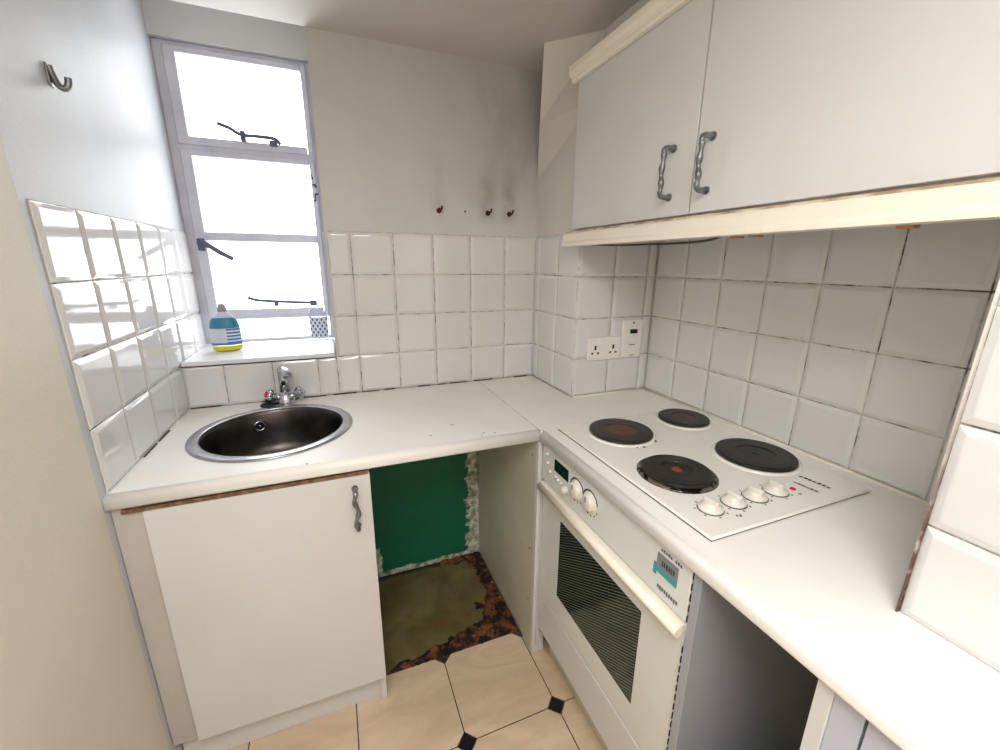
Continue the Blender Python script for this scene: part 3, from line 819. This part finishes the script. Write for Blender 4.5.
tube(bm, P_, [.0062]*len(P_), 10)
o = obj('wall_hook', bm, 'pewter'); tag(o, 'small grey coat hook high on the left wall', 'hook')

# ------------------------------------------------------------------ bottles on the sill
def oval(bm, prof, c, ky=.6, n=40, mi=0, a0=0, a1=2*PI):
    closed = abs(a1-a0-2*PI) < 1e-6; rings = []
    m_ = n if closed else n+1
    for r_, h_ in prof:
        rings.append([bm.verts.new((c[0]+r_*math.cos(a0+(a1-a0)*i/n), c[1]+r_*(ky if r_ > .02 else 1)*math.sin(a0+(a1-a0)*i/n), c[2]+h_)) for i in range(m_)])
    for p, q in zip(rings, rings[1:]):
        for i in range(n):
            j = (i+1) % m_
            f = bm.faces.new((p[i], p[j], q[j], q[i])); f.smooth = True; f.material_index = mi
    return rings
bc = (.112, .165, .1658)
sb = thing('soap_bottle', 'clear washing-up liquid bottle with blue label and yellow liquid', 'bottle', bc)
prof = [(.040, 0), (.048, .004), (.050, .02), (.0505, .06), (.049, .09), (.042, .115), (.026, .132), (.015, .142), (.013, .150)]
bm = B(); r_ = oval(bm, prof, bc); bm.faces.new(r_[0][::-1]); obj('bottle', bm, 'clear', sb)
bm = B(); r_ = oval(bm, [(.0395, .0015), (.0470, .005), (.0488, .012), (.0490, .022)], bc); bm.faces.new(r_[0][::-1]); bm.faces.new(r_[-1]); obj('liquid', bm, 'soap', sb)
bm = B(); oval(bm, [(.0508, .024), (.0512, .06), (.0500, .088), (.0450, .112), (.036, .1245)], bc, a0=-PI*.95, a1=-PI*.05); obj('label', bm, 'soap_label', sb)
bm = B(); r_ = oval(bm, [(.0155, .146), (.0155, .160), (.012, .164), (.012, .172), (.006, .175)], bc, n=24); bm.faces.new(r_[-1]); obj('cap', bm, 'cap', sb)
pc = (.438, .10, .1658)
cupb = thing('plastic_tub', 'frosted clear plastic tub with blue dotted label by window frame', 'tub', pc)
bm = B(); lathe(bm, [(0, 0), (.028, 0), (.031, .004), (.034, .14), (.028, .155), (.027, .165), (0, .166)], pc, 32); obj('body', bm, 'clear', cupb)
bm = B(); oval(bm, [(.0330, .045), (.0344, .125)], pc, 1., a0=-PI*.9, a1=-PI*.1); obj('label', bm, 'dot_label', cupb)

# ------------------------------------------------------------------ unseen lamp added behind the camera as fill light
lp = thing('fill_lamp', 'round opal fill lamp added out of view behind the camera', 'lamp', (.45, -1.92, H-.06))
bm = B(); lathe(bm, [(.15, .06), (.155, .05), (.15, .045), (0, .045)], (.45, -1.92, H-.0605), 40); obj('base', bm, 'upvc', lp)
bm = B(); lathe(bm, [(.14, .045), (.135, .02), (.10, .0), (0, -.008)], (.45, -1.92, H-.0605), 40); obj('diffuser', bm, 'lamp', lp)

# lift everything so that the floor is at z = 0
for o in list(C.objects):
    if o.parent is None: o.location.z += ZO
    if 'org' in o: del o['org']

# ------------------------------------------------------------------ camera
cd = bpy.data.cameras.new('camera'); cam = bpy.data.objects.new('camera', cd); C.objects.link(cam)
cd.sensor_width = 36; cd.lens = 36*413.2729/1000; cd.clip_start = .02
yaw, pit, rol = -.3795, -.2636, .0083
fw = Vector((-math.sin(yaw)*math.cos(pit), math.cos(yaw)*math.cos(pit), math.sin(pit)))
rt = Vector((math.cos(yaw), math.sin(yaw), 0)); up = rt.cross(fw)
r2 = math.cos(rol)*rt+math.sin(rol)*up; u2 = -math.sin(rol)*rt+math.cos(rol)*up
mw = Matrix((r2, u2, -fw)).transposed().to_4x4(); mw.translation = Vector((.4998, -1.6446, .4921+ZO))
cam.matrix_world = mw
bpy.context.scene.camera = cam

# ------------------------------------------------------------------ light
wd = bpy.data.worlds.new('sky'); bpy.context.scene.world = wd; wd.use_nodes = True
bg = wd.node_tree.nodes['Background']; bg.inputs[0].default_value = (.93, .965, 1, 1); bg.inputs[1].default_value = 3.5
def area(name, loc, rot, sx, sy, power, col, portal=False):
    l = bpy.data.lights.new(name, 'AREA'); l.shape = 'RECTANGLE'; l.size = sx; l.size_y = sy; l.energy = power; l.color = col
    if portal: l.cycles.is_portal = True
    o = bpy.data.objects.new(name, l); C.objects.link(o); o.location = loc; o.rotation_euler = rot; return o
area('sky_portal', (.245, .44, .70+ZO), (-PI/2, 0, 0), .52, 1.12, 10, (1, 1, 1), True)
area('fill_light', (.45, -1.92, H-.085+ZO), (0, 0, 0), .7, .7, 12.3, (.98, .985, 1))  # added fill light, wider than the lamp body, out of view

sc = bpy.context.scene
sc.view_settings.view_transform = 'Standard'; sc.view_settings.look = 'None'; sc.view_settings.gamma = 1
sc.view_settings.use_curve_mapping = False; sc.view_settings.exposure = .86
